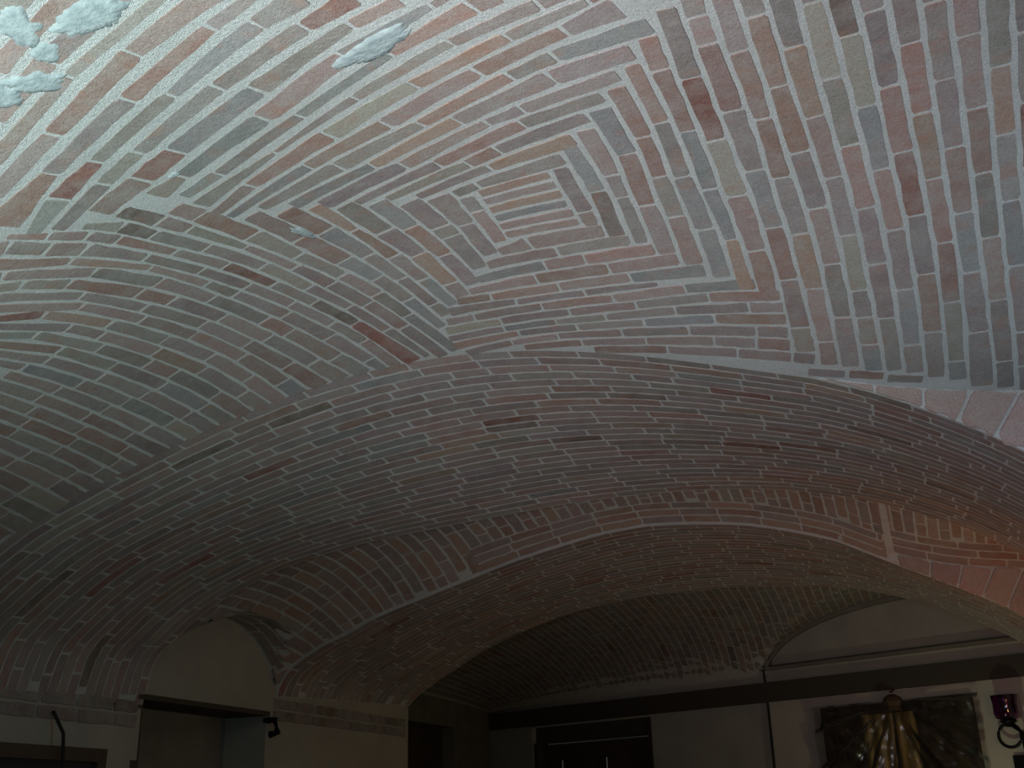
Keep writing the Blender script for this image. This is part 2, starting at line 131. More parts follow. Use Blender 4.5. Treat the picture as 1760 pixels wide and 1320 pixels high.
VC = [1.90088, 0.12344, -0.30922, -0.15479, 0.18642, 0.06558, -0.03658, 0.15329, -0.2536, -0.09318, 0.00602, 0.03799, 0.0014, -0.51379, 0.01817, -0.08779, 0.008, -0.00564, 0.3829, 0.05036, -0.03412, 0.04626, 0.23101, -0.02541, 0.07248, -0.15988, 0.03083, -0.08957]
SMEARS = [(-1.504, 1.53, 0.088, 0.047, 0.15, 1.95), (-1.619, 1.463, 0.053, 0.035, 1.73, 0.45), (-1.635, 1.559, 0.028, 0.028, 0.38, 1.04), (-1.715, 1.614, 0.06, 0.032, 0.65, 0.78), (-1.787, 1.607, 0.035, 0.035, -0.17, 0.13), (-1.059, 2.015, 0.111, 0.038, -0.23, 1.32), (-1.479, 1.527, 0.048, 0.047, 2.63, 2.15), (-1.751, 2.176, 0.018, 0.009, 0.03, 3.9), (-1.708, 2.789, 0.058, 0.013, 1.38, 6.76)]


# ---------------------------------------------------------------- materials
def new_mat(name):
    m = bpy.data.materials.new(name); m.use_nodes = True
    nt = m.node_tree; b = nt.nodes['Principled BSDF']
    return m, nt, b
def nd(nt, t, **kw):
    n = nt.nodes.new(t)
    for k, v in kw.items():
        if k.startswith('i_'): n.inputs[k[2:].replace('_', ' ')].default_value = v
        else: setattr(n, k, v)
    return n
def mix(nt, fac, a, b, mode='MIX'):
    n = nt.nodes.new('ShaderNodeMix'); n.data_type = 'RGBA'; n.blend_type = mode
    for s, v in ((0, fac), (6, a), (7, b)):
        if hasattr(v, 'is_output'): nt.links.new(v, n.inputs[s])
        elif isinstance(v, (int, float)): n.inputs[s].default_value = v
        else: n.inputs[s].default_value = (*v, 1)
    return n.outputs[2]
def pos_noise(nt, scale, detail=3, rough=.55, out=0):
    g = nt.nodes.new('ShaderNodeNewGeometry'); n = nt.nodes.new('ShaderNodeTexNoise')
    n.inputs['Scale'].default_value = scale; n.inputs['Detail'].default_value = detail; n.inputs['Roughness'].default_value = rough
    nt.links.new(g.outputs['Position'], n.inputs['Vector']); return n.outputs[out]
def ramp(nt, src, pts):
    r = nt.nodes.new('ShaderNodeValToRGB'); nt.links.new(src, r.inputs[0])
    e = r.color_ramp.elements
    while len(e) < len(pts): e.new(.5)
    for q, (p, c) in zip(e, pts): q.position = p; q.color = (c, c, c, 1) if isinstance(c, (int, float)) else (*c, 1)
    return r.outputs[0]
def bump(nt, b, src, strength, dist):
    n = nt.nodes.new('ShaderNodeBump'); n.inputs['Strength'].default_value = strength; n.inputs['Distance'].default_value = dist
    nt.links.new(src, n.inputs['Height']); nt.links.new(n.outputs[0], b.inputs['Normal'])

def brick_material():
    m, nt, b = new_mat('old_brick')
    a = nd(nt, 'ShaderNodeAttribute', attribute_name='tint')
    blotch = ramp(nt, pos_noise(nt, 9, 4), [(.42, 0.0), (.68, 1.0)])
    c1 = mix(nt, mixf(nt, blotch, .42), a.outputs['Color'], (.40, .355, .33))
    fine = ramp(nt, pos_noise(nt, 140, 3), [(.25, .74), (.75, 1.20)])
    c2 = mix(nt, 1.0, c1, fine, 'MULTIPLY')
    streak = ramp(nt, pos_noise(nt, 30, 3), [(.60, 0.0), (.80, 1.0)])
    c3 = mix(nt, mixf(nt, streak, .30), c2, (.50, .49, .46))
    wash = ramp(nt, pos_noise(nt, 17, 5, .62), [(.44, 0.0), (.60, 1.0)])
    c3 = mix(nt, mixf(nt, wash, .24), c3, (.42, .41, .38))
    burn = ramp(nt, pos_noise(nt, 13.3, 4, .6), [(.30, 1.0), (.46, 0.0)])
    c3 = mix(nt, mixf(nt, burn, .42), c3, (.40, .21, .145))
    nt.links.new(c3, b.inputs['Base Color']); b.inputs['Roughness'].default_value = .78
    b.inputs['Specular IOR Level'].default_value = .25
    add = nd(nt, 'ShaderNodeMath', operation='ADD'); nt.links.new(pos_noise(nt, 60, 4), add.inputs[0]); nt.links.new(pos_noise(nt, 260, 2), add.inputs[1])
    bump(nt, b, add.outputs[0], .55, .006)
    return m
def mixf(nt, src, k):
    n = nd(nt, 'ShaderNodeMath', operation='MULTIPLY'); nt.links.new(src, n.inputs[0]); n.inputs[1].default_value = k
    return n.outputs[0]
def mortar_material():
    m, nt, b = new_mat('lime_mortar')
    c = mix(nt, ramp(nt, pos_noise(nt, 160, 4, .7), [(.35, 0.0), (.65, 1.0)]), (.64, .66, .64), (.90, .91, .88))
    c = mix(nt, mixf(nt, ramp(nt, pos_noise(nt, 5, 3), [(.4, 0.0), (.7, 1.0)]), .35), c, (.56, .57, .54))
    nt.links.new(c, b.inputs['Base Color']); b.inputs['Roughness'].default_value = .62
    b.inputs['Specular IOR Level'].default_value = .35
    add = nd(nt, 'ShaderNodeMath', operation='ADD'); nt.links.new(pos_noise(nt, 90, 4, .7), add.inputs[0]); nt.links.new(pos_noise(nt, 380, 2), add.inputs[1])
    bump(nt, b, add.outputs[0], .9, .010)
    return m
def plain(name, color, rough=.85, metal=0.0, bscale=None, bstr=.3, bdist=.004, var=None, spec=.3):
    m, nt, b = new_mat(name)
    if var:
        c = mix(nt, ramp(nt, pos_noise(nt, var[1], 4, .6), [(.3, 0.0), (.7, 1.0)]), color, var[0])
        nt.links.new(c, b.inputs['Base Color'])
    else: b.inputs['Base Color'].default_value = (*color, 1)
    b.inputs['Roughness'].default_value = rough; b.inputs['Metallic'].default_value = metal
    b.inputs['Specular IOR Level'].default_value = spec
    if bscale: bump(nt, b, pos_noise(nt, bscale, 4), bstr, bdist)
    return m
M_BRICK = brick_material(); M_MORTAR = mortar_material()
M_PLASTER_L = plain('pale_plaster', (.46, .42, .35), .9, bscale=25, var=((.40, .36, .30), 2.5))
M_STEEL = plain('dull_steel', (.5, .5, .48), .35, .8)
M_PLASTER = plain('old_plaster', (.40, .38, .31), .9, bscale=25, var=((.33, .31, .26), 3.0))
M_PLASTER_D = plain('dark_plaster', (.22, .20, .16), .9, bscale=25, var=((.16, .14, .11), 4.0))  # darker plaster copy, shade of the niche put into the colour
M_SMEAR = plain('grey_cement', (.45, .51, .51), .85, bscale=90, bstr=.7, bdist=.006, var=((.27, .32, .33), 38.0))
M_WOOD = plain('dark_wood', (.075, .055, .035), .6, bscale=40, var=((.06, .04, .03), 12.0))
M_BEAM = plain('dark_beam', (.06, .052, .04), .8, bscale=30, var=((.07, .055, .04), 6.0))
M_GOLD = plain('gold_brocade', (.52, .33, .08), .42, .35, bscale=30, var=((.16, .11, .04), 5.0))
M_BLACK = plain('black_iron', (.012, .011, .012), .45, .6)
M_FLOOR = plain('terracotta_floor', (.20, .12, .08), .7, bscale=15, var=((.15, .09, .07), 5.0))
M_CORD = plain('black_cord', (.02, .022, .02), .8)
M_NAIL = plain('rusty_iron', (.10, .05, .03), .7, .4)
def glass_mat(name, color, rough, ior=1.45, alpha=None):
    m, nt, b = new_mat(name)
    b.inputs['Base Color'].default_value = (*color, 1); b.inputs['Roughness'].default_value = rough
    b.inputs['Transmission Weight'].default_value = 1.0; b.inputs['IOR'].default_value = ior
    b.inputs['Specular IOR Level'].default_value = .8
    return m
M_PURPLE = glass_mat('purple_glass', (.42, .06, .40), .03)
M_PURPLE.node_tree.nodes['Principled BSDF'].inputs['Coat Weight'].default_value = 1.0
def film_mat():
    m, nt, b = new_mat('clear_plastic_film')
    tr = nd(nt, 'ShaderNodeBsdfTransparent'); tr.inputs[0].default_value = (.90, .90, .88, 1)
    gl = nd(nt, 'ShaderNodeBsdfGlossy'); gl.inputs['Roughness'].default_value = .24; gl.inputs['Color'].default_value = (.95, .97, 1, 1)
    fr = nd(nt, 'ShaderNodeFresnel'); fr.inputs[0].default_value = 1.55
    mx = nd(nt, 'ShaderNodeMixShader'); nt.links.new(fr.outputs[0], mx.inputs[0]); nt.links.new(tr.outputs[0], mx.inputs[1]); nt.links.new(gl.outputs[0], mx.inputs[2])
    nt.links.new(mx.outputs[0], nt.nodes['Material Output'].inputs['Surface']); return m
M_FILM = film_mat()

TONE = {'d': (.36, .165, .13), 'r': (.46, .27, .215), 'o': (.50, .325, .225), 'm': (.40, .325, .31), 't': (.335, .355, .345), 'b': (.46, .415, .325), 'k': (.27, .215, .17), 'p': (.46, .33, .29), 'g': (.385, .345, .31)}
TONE_ORDER = ['.', 'd', 'r', 'o', 'm', 'b', 't', 'k', 'p', 'g']
def tone(c='.', warm=0):
    if c == '.':
        c = random.choices('mprogbtdk', (34, 24, 11, 4, 22, 5, 5, 1.5, 1))[0]
    t = TONE[c]; v = random.uniform(.68, .93); k = .30 if c in 'robtp' else .15; g = sum(t)/3
    return tuple((x*(1-k)+g*k*q)*v*random.uniform(.97, 1.03) for x, q in zip(t, (1.10, .97, .93)))

# ---------------------------------------------------------------- helpers
def link(name, verts, faces, mat, parent=None, loc=None, tints=None, smooth=False, **props):
    if loc is None: loc = (0, 0, 0)
    me = bpy.data.meshes.new(name)
    me.from_pydata([(v[0]-loc[0], v[1]-loc[1], v[2]-loc[2]) for v in verts], [], faces)
    if tints is not None:
        at = me.color_attributes.new('tint', 'FLOAT_COLOR', 'POINT')
        at.data.foreach_set('color', np.array(tints, dtype='f').ravel())
    if smooth: me.polygons.foreach_set('use_smooth', [True]*len(me.polygons))
    me.materials.append(mat); me.update()
    o = bpy.data.objects.new(name, me); COL.objects.link(o); o.location = loc
    if parent: o.parent = parent
    for k, v in props.items(): o[k] = v
    return o
def empty(name, loc=(0, 0, 0), **props):
    o = bpy.data.objects.new(name, None); COL.objects.link(o); o.location = loc; o.empty_display_size = .1
    for k, v in props.items(): o[k] = v
    return o
def struct(o, label, cat): o['kind'] = 'structure'; o['label'] = label; o['category'] = cat; return o
def shell(name, S, us, vs, mat, down, thick=.10, holes=None, **props):
    """a curved slab: S(u,v) gives its lower face, `down` tells which side is the room"""
    nu, nv = len(us), len(vs); P = [[S(u, v) for v in vs] for u in us]
    verts, faces = [], []
    for i in range(nu):
        for j in range(nv): verts.append(P[i][j])
    for i in range(nu):
        for j in range(nv):
            a = P[min(i+1, nu-1)][j]-P[max(i-1, 0)][j]; b = P[i][min(j+1, nv-1)]-P[i][max(j-1, 0)]
            n = a.cross(b).normalized()
            if n.dot(down) > 0: n = -n
            verts.append(P[i][j]+n*thick)
    K = nu*nv; idx = lambda i, j: i*nv+j
    for i in range(nu-1):
        for j in range(nv-1):
            q = [idx(i, j), idx(i+1, j), idx(i+1, j+1), idx(i, j+1)]
            faces.append(q); faces.append([K+k for k in q[::-1]])
    rim = [(idx(i, 0), idx(i+1, 0)) for i in range(nu-1)]+[(idx(nu-1, j), idx(nu-1, j+1)) for j in range(nv-1)] + \
          [(idx(i+1, nv-1), idx(i, nv-1)) for i in range(nu-1)]+[(idx(0, j+1), idx(0, j)) for j in range(nv-1)]
    ns = len(faces)
    for a, b in rim:
        q = len(verts); verts += [verts[a], verts[b], verts[K+b], verts[K+a]]; faces.append([q, q+1, q+2, q+3])
    me_o = link(name, verts, faces, mat, **props)
    me_o.data.polygons.foreach_set('use_smooth', [True]*ns+[False]*(len(faces)-ns))
    return me_o
def box_geo(x0, x1, y0, y1, z0, z1):
    v = [Vector((x, y, z)) for z in (z0, z1) for y in (y0, y1) for x in (x0, x1)]
    f = [(0, 2, 3, 1), (4, 5, 7, 6), (0, 1, 5, 4), (2, 6, 7, 3), (0, 4, 6, 2), (1, 3, 7, 5)]
    return v, f
class Geo:
    def __init__(s): s.v = []; s.f = []; s.t = []
    def add(s, v, f, t=None):
        k = len(s.v); s.v += list(v); s.f += [tuple(a+k for a in q) for q in f]
        if t is not None: s.t += [(*t, 1)]*len(v)
def tube(pts, r, n=8, closed=False):
    pts = [Vector(p) for p in pts]; v, f = [], []; m = len(pts)
    for i, p in enumerate(pts):
        a = pts[(i+1) % m] if (closed or i < m-1) else p; b = pts[i-1] if (closed or i > 0) else p
        t = (a-b).normalized(); ref = Vector((0, 0, 1)) if abs(t.z) < .9 else Vector((1, 0, 0))
        e1 = t.cross(ref).normalized(); e2 = t.cross(e1)
        rr = r[i] if isinstance(r, (list, tuple)) else r
        for k in range(n):
            c, s_ = math.cos(2*math.pi*k/n), math.sin(2*math.pi*k/n); v.append(p+e1*c*rr+e2*s_*rr)
    for i in range(m if closed else m-1):
        j = (i+1) % m
        for k in range(n): f.append((i*n+k, i*n+(k+1) % n, j*n+(k+1) % n, j*n+k))
    if not closed: f.append(tuple(range(n))[::-1]); f.append(tuple((m-1)*n+k for k in range(n)))
    return v, f
def lathe(profile, c, n=24):
    v, f = [], []
    for r, z in profile:
        for k in range(n): a = 2*math.pi*k/n; v.append(Vector((c[0]+r*math.cos(a), c[1]+r*math.sin(a), c[2]+z)))
    for i in range(len(profile)-1):
        for k in range(n): f.append((i*n+k, i*n+(k+1) % n, (i+1)*n+(k+1) % n, (i+1)*n+k))
    return v, f

# a brick laid in a curved surface: S(u,v), u along it 0..1, v across it -1..1, returns the mortar face point
def brick_geo(S, down, h=None, depth=.004, light=False):
    if h is None: h = random.uniform(.0008, .0032)
    c = S(.5, 0); du = S(.52, 0)-S(.48, 0); dv = S(.5, .1)-S(.5, -.1); n = du.cross(dv).normalized()
    if n.dot(down) < 0: n = -n
    st = (0, .04, .27, .5, .73, .96, 1) if not light else (0, 1)
    L, R = [], []
    for t in st:
        e = 1.0
        if t in (0, 1) and not light: e = None
        for side, lst in ((-1, L), (1, R)):
            w = (random.uniform(.68, .96) if e is None else random.uniform(.87, 1.08))
            lst.append((t+random.uniform(-.006, .006), side*w))
    loop = L+R[::-1]; k = len(loop); m = len(st)
    v = [S(t, s)+n*h for t, s in loop]
    for t, s in loop:
        tt = t+(-.012 if t < .1 else .012 if t > .9 else 0)
        v.append(S(tt, s*1.05)-n*depth)
    f = [(i, i+1, k-2-i, k-1-i) for i in range(m-1)]
    f = [q for q in f]
    for i in range(k): j = (i+1) % k; f.append((i, k+i, k+j, j))
    # orient faces outward
    a, b, cc = v[f[0][0]], v[f[0][1]], v[f[0][2]]
    if (b-a).cross(cc-a).dot(n) < 0: f = [q[::-1] for q in f]
    return v, f, c
def px_size(p, q):
    """rough picture size of a piece, only used to choose which bricks become single parts"""
    def pr(a):
        d = a-Vector((0, 0, EYE)); c = d.dot(FWD)
        if c < .2: return None
        return 880+FPX*d.dot(RGT)/c, 660-FPX*d.dot(UPV)/c
    a, b = pr(p), pr(q)
    if a is None or b is None: return 0
    inside = max(0, 1-max(0, -min(a[0], 1760-a[0], a[1], 1320-a[1]))/60)
    return math.hypot(a[0]-b[0], a[1]-b[1])*inside/((p-Vector((0, 0, EYE))).length)
def lay(parent, items, keep=300, mat=None):
    """items: (verts, faces, centre, tint, size); the largest become parts, the rest one joined part"""
    mat = mat or M_BRICK
    items.sort(key=lambda q: -q[4])
    for v, f, c, t, s in items[:keep]:
        link('brick', v, f, mat, parent, loc=c, tints=[(*t, 1)]*len(v))
    if items[keep:]:
        g = Geo()
        for v, f, c, t, s in items[keep:]: g.add(v, f, t)
        link('brick_courses', g.v, g.f, mat, parent, tints=g.t, kind='stuff')

# ---------------------------------------------------------------- curved surfaces (plan x,y -> height)
def V1(x, y):
    x = min(max(x, -3.9), 1.7); y = min(max(y, .3), 4.9); a = (x+1.2)/2; b = (y-2.8)/1.5
    s = 0; k = 0
    for i in range(7):
        for j in range(7):
            if i+j <= 6: s += VC[k]*a**i*b**j; k += 1
    return s+EYE
def table(t):
    xs = [p[0] for p in t]; zs = [p[1] for p in t]; n = len(xs)
    m = []
    for i in range(n):
        if i == 0: m.append((zs[1]-zs[0])/(xs[1]-xs[0]))
        elif i == n-1: m.append((zs[-1]-zs[-2])/(xs[-1]-xs[-2]))
        else: m.append((zs[i+1]-zs[i-1])/(xs[i+1]-xs[i-1]))
    def f(x):
        if x <= xs[0]: return zs[0]+EYE
        if x >= xs[-1]: return zs[-1]+EYE
        i = max(k for k in range(n-1) if xs[k] <= x); h = xs[i+1]-xs[i]; t = (x-xs[i])/h
        return EYE+(2*t**3-3*t*t+1)*zs[i]+(t**3-2*t*t+t)*h*m[i]+(-2*t**3+3*t*t)*zs[i+1]+(t**3-t*t)*h*m[i+1]
    return f
A1F = table([(-3.78, .55), (-3.72, .76), (-3.6, .91), (-3.4, 1.10), (-3.2, 1.24), (-3.0, 1.345), (-2.7, 1.487), (-2.4, 1.635), (-2.18, 1.71), (-1.95, 1.765), (-1.68, 1.80), (-1.41, 1.81), (-1.1, 1.80), (-.84, 1.767), (-.36, 1.66), (-.03, 1.55), (.27, 1.41), (.49, 1.277), (.75, 1.08), (.95, .88), (1.08, .70), (1.15, .5)])
A1B = table([(-3.78, .60), (-3.74, .80), (-3.65, .92), (-3.52, 1.055), (-3.35, 1.175), (-3.1, 1.30), (-2.74, 1.41), (-2.38, 1.485), (-1.99, 1.555), (-1.7, 1.605), (-1.4, 1.64), (-1.1, 1.662), (-.8, 1.665), (-.5, 1.645), (-.13, 1.575), (.18, 1.475), (.41, 1.37), (.6, 1.25), (.8, 1.08), (.95, .90), (1.07, .70), (1.15, .5)])
A2F = table([(-3.82, .60), (-3.74, .86), (-3.55, 1.03), (-3.4, 1.11), (-3.23, 1.21), (-2.89, 1.355), (-2.72, 1.425), (-2.4, 1.555), (-1.95, 1.70), (-1.73, 1.75), (-1.5, 1.78), (-1.06, 1.775), (-.8, 1.74), (-.45, 1.655), (-.3, 1.59), (-.02, 1.46), (.29, 1.32), (.65, 1.14), (.85, 1.0), (1.0, .85), (1.1, .68), (1.15, .5)])
A2B = table([(-3.88, .60), (-3.78, .84), (-3.56, 1.02), (-3.4, 1.12), (-3.23, 1.225), (-3.0, 1.335), (-2.6, 1.48), (-2.1, 1.585), (-1.44, 1.645), (-1.0, 1.64), (-.46, 1.60), (-.1, 1.515), (.2, 1.415), (.49, 1.27), (.68, 1.16), (.9, .97), (1.05, .77), (1.15, .5)])
Y1 = lambda x: 4.0151+.295*(x+1.2865)
Y2 = lambda x: 5.8053+.3845*(x+1.2865)
Y3 = lambda x: 7.1017+.4043*(x+1.34)
Y4 = lambda x: 8.7249+.281*(x+1.34)
YE = lambda x: 10.275-.425*x
XL, XR, XL3 = -3.78, 1.15, -4.75
DOWN = Vector((0, 0, -1))
def sm(t): t = min(1, max(0, t)); return t*t*(3-2*t)

# ================================================================ the setting
# near bay: shallow brick sail vault
def near_bay():
    def top(x, y):
        z = V1(x, y)
        if x > -.26: return z
        return max(z, A1F(x)-.0) if y > Y1(x)-.02 else z
    xs = np.linspace(XL, 1.55, 110)
    def S(u, v):
        x = u; y0 = .25; y = y0+(Y1(x)+.014-y0)*v
        return Vector((x, y, V1(x, y)))
    o = shell('ceiling', S, xs, np.linspace(0, 1, 90), M_MORTAR, DOWN, .12)
    struct(o, 'shallow brick vault of the nearest bay, courses nested round a small centre panel', 'vaulted ceiling')
    items = []
    for row in BRICKS:
        x1, y1, x2, y2, w1, w2 = [q/1000 for q in row[:6]]
        c = TONE_ORDER[row[6]]
        if y1 > y2: x1, y1, x2, y2, w1, w2 = x2, y2, x1, y1, w2, w1
        lim = Y1((x1+x2)/2)+.02
        if y1 > lim-.03: continue
        if y2 > lim: q = (lim-y1)/(y2-y1); x2, y2 = x1+(x2-x1)*q, lim
        d = Vector((x2-x1, y2-y1)); Lh = d.length
        if Lh < .02: continue
        p = Vector((-d.y, d.x))/Lh; mx, my = (x1+x2)/2, (y1+y2)/2
        g = (V1(mx+p.x*.03, my+p.y*.03)-V1(mx-p.x*.03, my-p.y*.03))/.06
        k = 1/math.sqrt(1+g*g)
        def S2(u, v, x1=x1, y1=y1, x2=x2, y2=y2, w1=w1, w2=w2, p=p, k=k):
            w = (w1+(w2-w1)*u)/2*k*v
            x = x1+(x2-x1)*u+p.x*w; y = y1+(y2-y1)*u+p.y*w
            return Vector((x, y, V1(x, y)))
        v, f, cc = brick_geo(S2, DOWN)
        items.append((v, f, cc, tone(c), px_size(S2(0, 0), S2(1, 0))*10+px_size(S2(.5, -1), S2(.5, 1))*20))
    # the right-hand columns go on beyond the edge of the picture
    xr = .93
    while xr < 1.50:
        y = .7+random.uniform(0, .2); ye = min(4.75, Y1(xr)-.01)
        while y < ye-.06:
            ln = min(random.uniform(.25, .285), ye-y)
            def S2(u, v, xr=xr, y=y, ln=ln): return Vector((xr+.029*v, y+(ln-.013)*u, V1(xr+.029*v, y+(ln-.013)*u)))
            v, f, cc = brick_geo(S2, DOWN); items.append((v, f, cc, tone(), 0)); y += ln
        xr += .073
    lay(o, items)
    # cement smears left on the bricks
    for cx, cy, rx, ry, rot, sd in SMEARS:
        v, f = [], []; n = 40; ca, sa = math.cos(rot), math.sin(rot)
        c0 = Vector((cx, cy, V1(cx, cy)-.0066)); v.append(c0)
        for ring, rr, hh in ((0, .55, .0066), (1, .94, .0056), (2, 1.03, -.003)):
            for k in range(n):
                a = 2*math.pi*k/n; q = rr*(1+.45*noise.noise(Vector((math.cos(a)*1.7+sd, math.sin(a)*1.7, sd)))+.30*noise.noise(Vector((math.cos(a)*5+sd, math.sin(a)*5, sd+9))))
                ex, ey = rx*q*math.cos(a), ry*q*math.sin(a); x, y = cx+ex*ca-ey*sa, cy+ex*sa+ey*ca
                v.append(Vector((x, y, V1(x, y)-hh)))
        for k in range(n):
            f.append((0, 1+k, 1+(k+1) % n))
            for r in (0, 1): f.append((1+r*n+k, 1+(r+1)*n+k, 1+(r+1)*n+(k+1) % n, 1+r*n+(k+1) % n))
        link('cement_smear', v, f, M_SMEAR, o, loc=c0, smooth=True)
    return o
near_bay()

def arch_surface(ya, yb, za, zb):
    def S(x, t):
        return Vector((x, ya(x)+(yb(x)-ya(x))*t, za(x)+(zb(x)-za(x))*t))
    return S
def arch(name, S, x0, x1, rows, label, keep, seed, thick=.03):
    xs = [x0+(x1-x0)*(.5-.5*math.cos(math.pi*i/120)) for i in range(121)]
    o = shell(name, S, xs, np.linspace(0, 1, 12), M_MORTAR, DOWN, thick)
    struct(o, label, 'brick arch')
    rnd = random.Random(seed); items = []
    for r in range(rows):
        t0, t1 = .004+.992*r/rows, .004+.992*(r+1)/rows; tm = (t0+t1)/2
        P = [S(x, tm) for x in xs]; d = [0]
        for a, b in zip(P[:-1], P[1:]): d.append(d[-1]+(b-a).length)
        tot = d[-1]; s = -rnd.uniform(0, .26)
        off = (rnd.uniform(-.02, .02), rnd.uniform(-.02, .02))
        while s < tot-.05:
            ln = rnd.uniform(.235, .285) if rnd.random() > .08 else rnd.uniform(.12, .16)
            a, b = max(s, .004), min(s+ln, tot-.004); s += ln+.013
            if b-a < .06: continue
            xa, xb = np.interp(a, d, xs), np.interp(b, d, xs)
            pitch = (S(xa, t1)-S(xa, t0)).length; k = max(.5, 1-.0105/pitch)
            def S2(u, v, a=a, b=b, tm=tm, t0=t0, t1=t1, k=k, d=d):
                x = float(np.interp(a+(b-a)*u, d, xs)); return S(x, tm+(t1-t0)/2*k*v)
            c = S2(.5, 0)
            dn = Vector((0, 0, -1)) if abs(c.x+1.3) < 2.2 else Vector((-1.3-c.x, 0, -.8))
            v, f, cc = brick_geo(S2, dn)
            items.append((v, f, cc, tone(), px_size(S2(0, 0), S2(1, 0))*10+px_size(S2(.5, -1), S2(.5, 1))*20))
    lay(o, items, keep)
    return o
V1e = lambda x: V1(x, Y1(x))
def A1S(x):
    if x < -3.45 or x > -.15: return A1F(x)
    w = sm((x+3.45)/.25)*(1-sm((x+.45)/.30)); return A1F(x)*(1-w)+(V1e(x)+.003)*w
S_A1 = arch_surface(Y1, Y2, A1S, A1B)
a1 = arch('trim_1', S_A1, XL, XR, 25, 'broad brick arch band between the nearest bay and the middle bay', 300, 3)
S_A2 = arch_surface(Y3, Y4, A2F, A2B)
a2 = arch('trim_2', S_A2, XL, XR, 23, 'second brick arch band, beyond the middle bay, tinted by warm light', 300, 4)

# exposed front face of the arches where the vault stays higher on the right
def arch_face(parent, yf, zlow, zhigh, x0, x1, joints, name='voussoir', mat_tone='p'):
    xs = np.linspace(x0, x1, 40); g = Geo(); th = .05
    for x in xs:
        lo, hi = zlow(x), max(zlow(x)+.002, zhigh(x))
        g.v += [Vector((x, yf(x), lo)), Vector((x, yf(x), hi)), Vector((x, yf(x)+th, lo)), Vector((x, yf(x)+th, hi))]
    for i in range(len(xs)-1):
        a = i*4; b = a+4
        g.f += [(a, b, b+1, a+1), (a+2, a+3, b+3, b+2), (a, a+2, b+2, b), (a+1, b+1, b+3, a+3)]
    link('arch_face', g.v, g.f, M_MORTAR, parent)
    for (xa, xb), (xc, xd) in zip(joints[:-1], joints[1:]):
        # (x at soffit, x at vault) pairs on both sides of a face brick
        def S2(u, v, xa=xa, xb=xb, xc=xc, xd=xd):
            w = (v+1)/2; m = .007/max(.05, xc-xa)
            uu = m+(1-2*m)*u; xl = xa+(xc-xa)*uu; xh = xb+(xd-xb)*uu; x = xl+(xh-xl)*w
            lo, hi = zlow(xl)+.002, min(zhigh(xh)-.008, zlow(xl)+.30)
            return Vector((x, yf(x)-.002, lo+max(.004, hi-lo)*w))
        v, f, cc = brick_geo(S2, Vector((0, -1, 0)), h=.006)
        link(name, v, f, M_BRICK, parent, loc=cc, tints=[(*[q*1.15 for q in tone(mat_tone)], 1)]*len(v))
arch_face(a1, Y1, A1S, V1e, -.28, XR, [(-.20, -.20), (-.02, -.02), (.15, .16), (.27, .335), (.395, .52), (.52, .70), (.66, .88), (.80, 1.02), (.93, 1.12)])
H2R = table([(-.4, 1.66), (-.1, 1.57), (.04, 1.53), (.3, 1.475), (.7, 1.44), (1.2, 1.42)])
def V2F(x): return A2F(x)+.012 if x < -.12 else max(H2R(x), A2F(x)+.012)
def V2B(x): return A1B(x)+.10+(.0 if x < 0 else .35*sm(x/1.1))
arch_face(a2, Y3, A2F, V2F, -.14, XR, [(-.06, -.06), (.12, .14), (.28, .33), (.42, .52), (.56, .70), (.70, .86), (.84, 1.0), (.96, 1.12)])

# middle bay
def S_V2(x, t):
    z = V2B(x)*(1-t)+V2F(x)*t+.16*4*t*(1-t)*(1 if x > -3 else max(0, (x+3.85)/.85))
    if x < -2.2: z = max(z, EYE+.64+.50*math.sqrt(max(0, 1-(2*t-1)**2)))
    return Vector((x, Y2(x)+(Y3(x)-Y2(x))*t, z))
def middle_bay():
    o = shell('ceiling', S_V2, np.linspace(XL-.04, XR+.1, 70), np.linspace(0, 1, 24), M_MORTAR, DOWN, .10)
    struct(o, 'brick vault of the middle bay, seen as a strip between the two arch bands', 'vaulted ceiling')
    items = []; xs = np.linspace(XL+.01, XR, 400); arc = [0]
    for a, c in zip(xs[:-1], xs[1:]): arc.append(arc[-1]+(S_V2(c, .5)-S_V2(a, .5)).length)
    nrow = int(arc[-1]/.075)
    for r in range(nrow):
        x = float(np.interp(r*.075, arc, xs)); px = float(np.interp((r+1)*.075, arc, xs))-x; xm = x+px/2; tot = Y3(xm)-Y2(xm); n_far = 3
        tmax = 1-(n_far*.075)/tot if -2.6 < x < .9 else .995
        s = -random.uniform(0, .25)
        while s < tot*tmax-.04:
            ln = random.uniform(.24, .28) if random.random() > .1 else .14
            a, b = max(.005, s), min(s+ln, tot*tmax-.006); s += ln+.013
            if b-a < .05: continue
            def S2(u, v, a=a, b=b, xm=xm, px=px, tot=tot): return S_V2(xm+px/2*.80*v, (a+(b-a)*u)/tot)
            v, f, cc = brick_geo(S2, DOWN)
            items.append((v, f, cc, tone(random.choice('ropm.')), px_size(S2(0, 0), S2(1, 0))*10+px_size(S2(.5, -1), S2(.5, 1))*20))
    for r in range(3):
        s = -2.61
        while s < .9:
            ln = min(random.uniform(.22, .28), .91-s)
            if ln < .05: break
            def S2(u, v, s=s, ln=ln, r=r):
                xx = s+(ln-.013)*u; tot = Y3(xx)-Y2(xx); return S_V2(xx, 1-(.075*(r+.5)+.030*v)/tot)
            v, f, cc = brick_geo(S2, DOWN)
            items.append((v, f, cc, tone(random.choice('rom')), px_size(S2(0, 0), S2(1, 0))*10+4)); s += ln
    lay(o, items)
middle_bay()

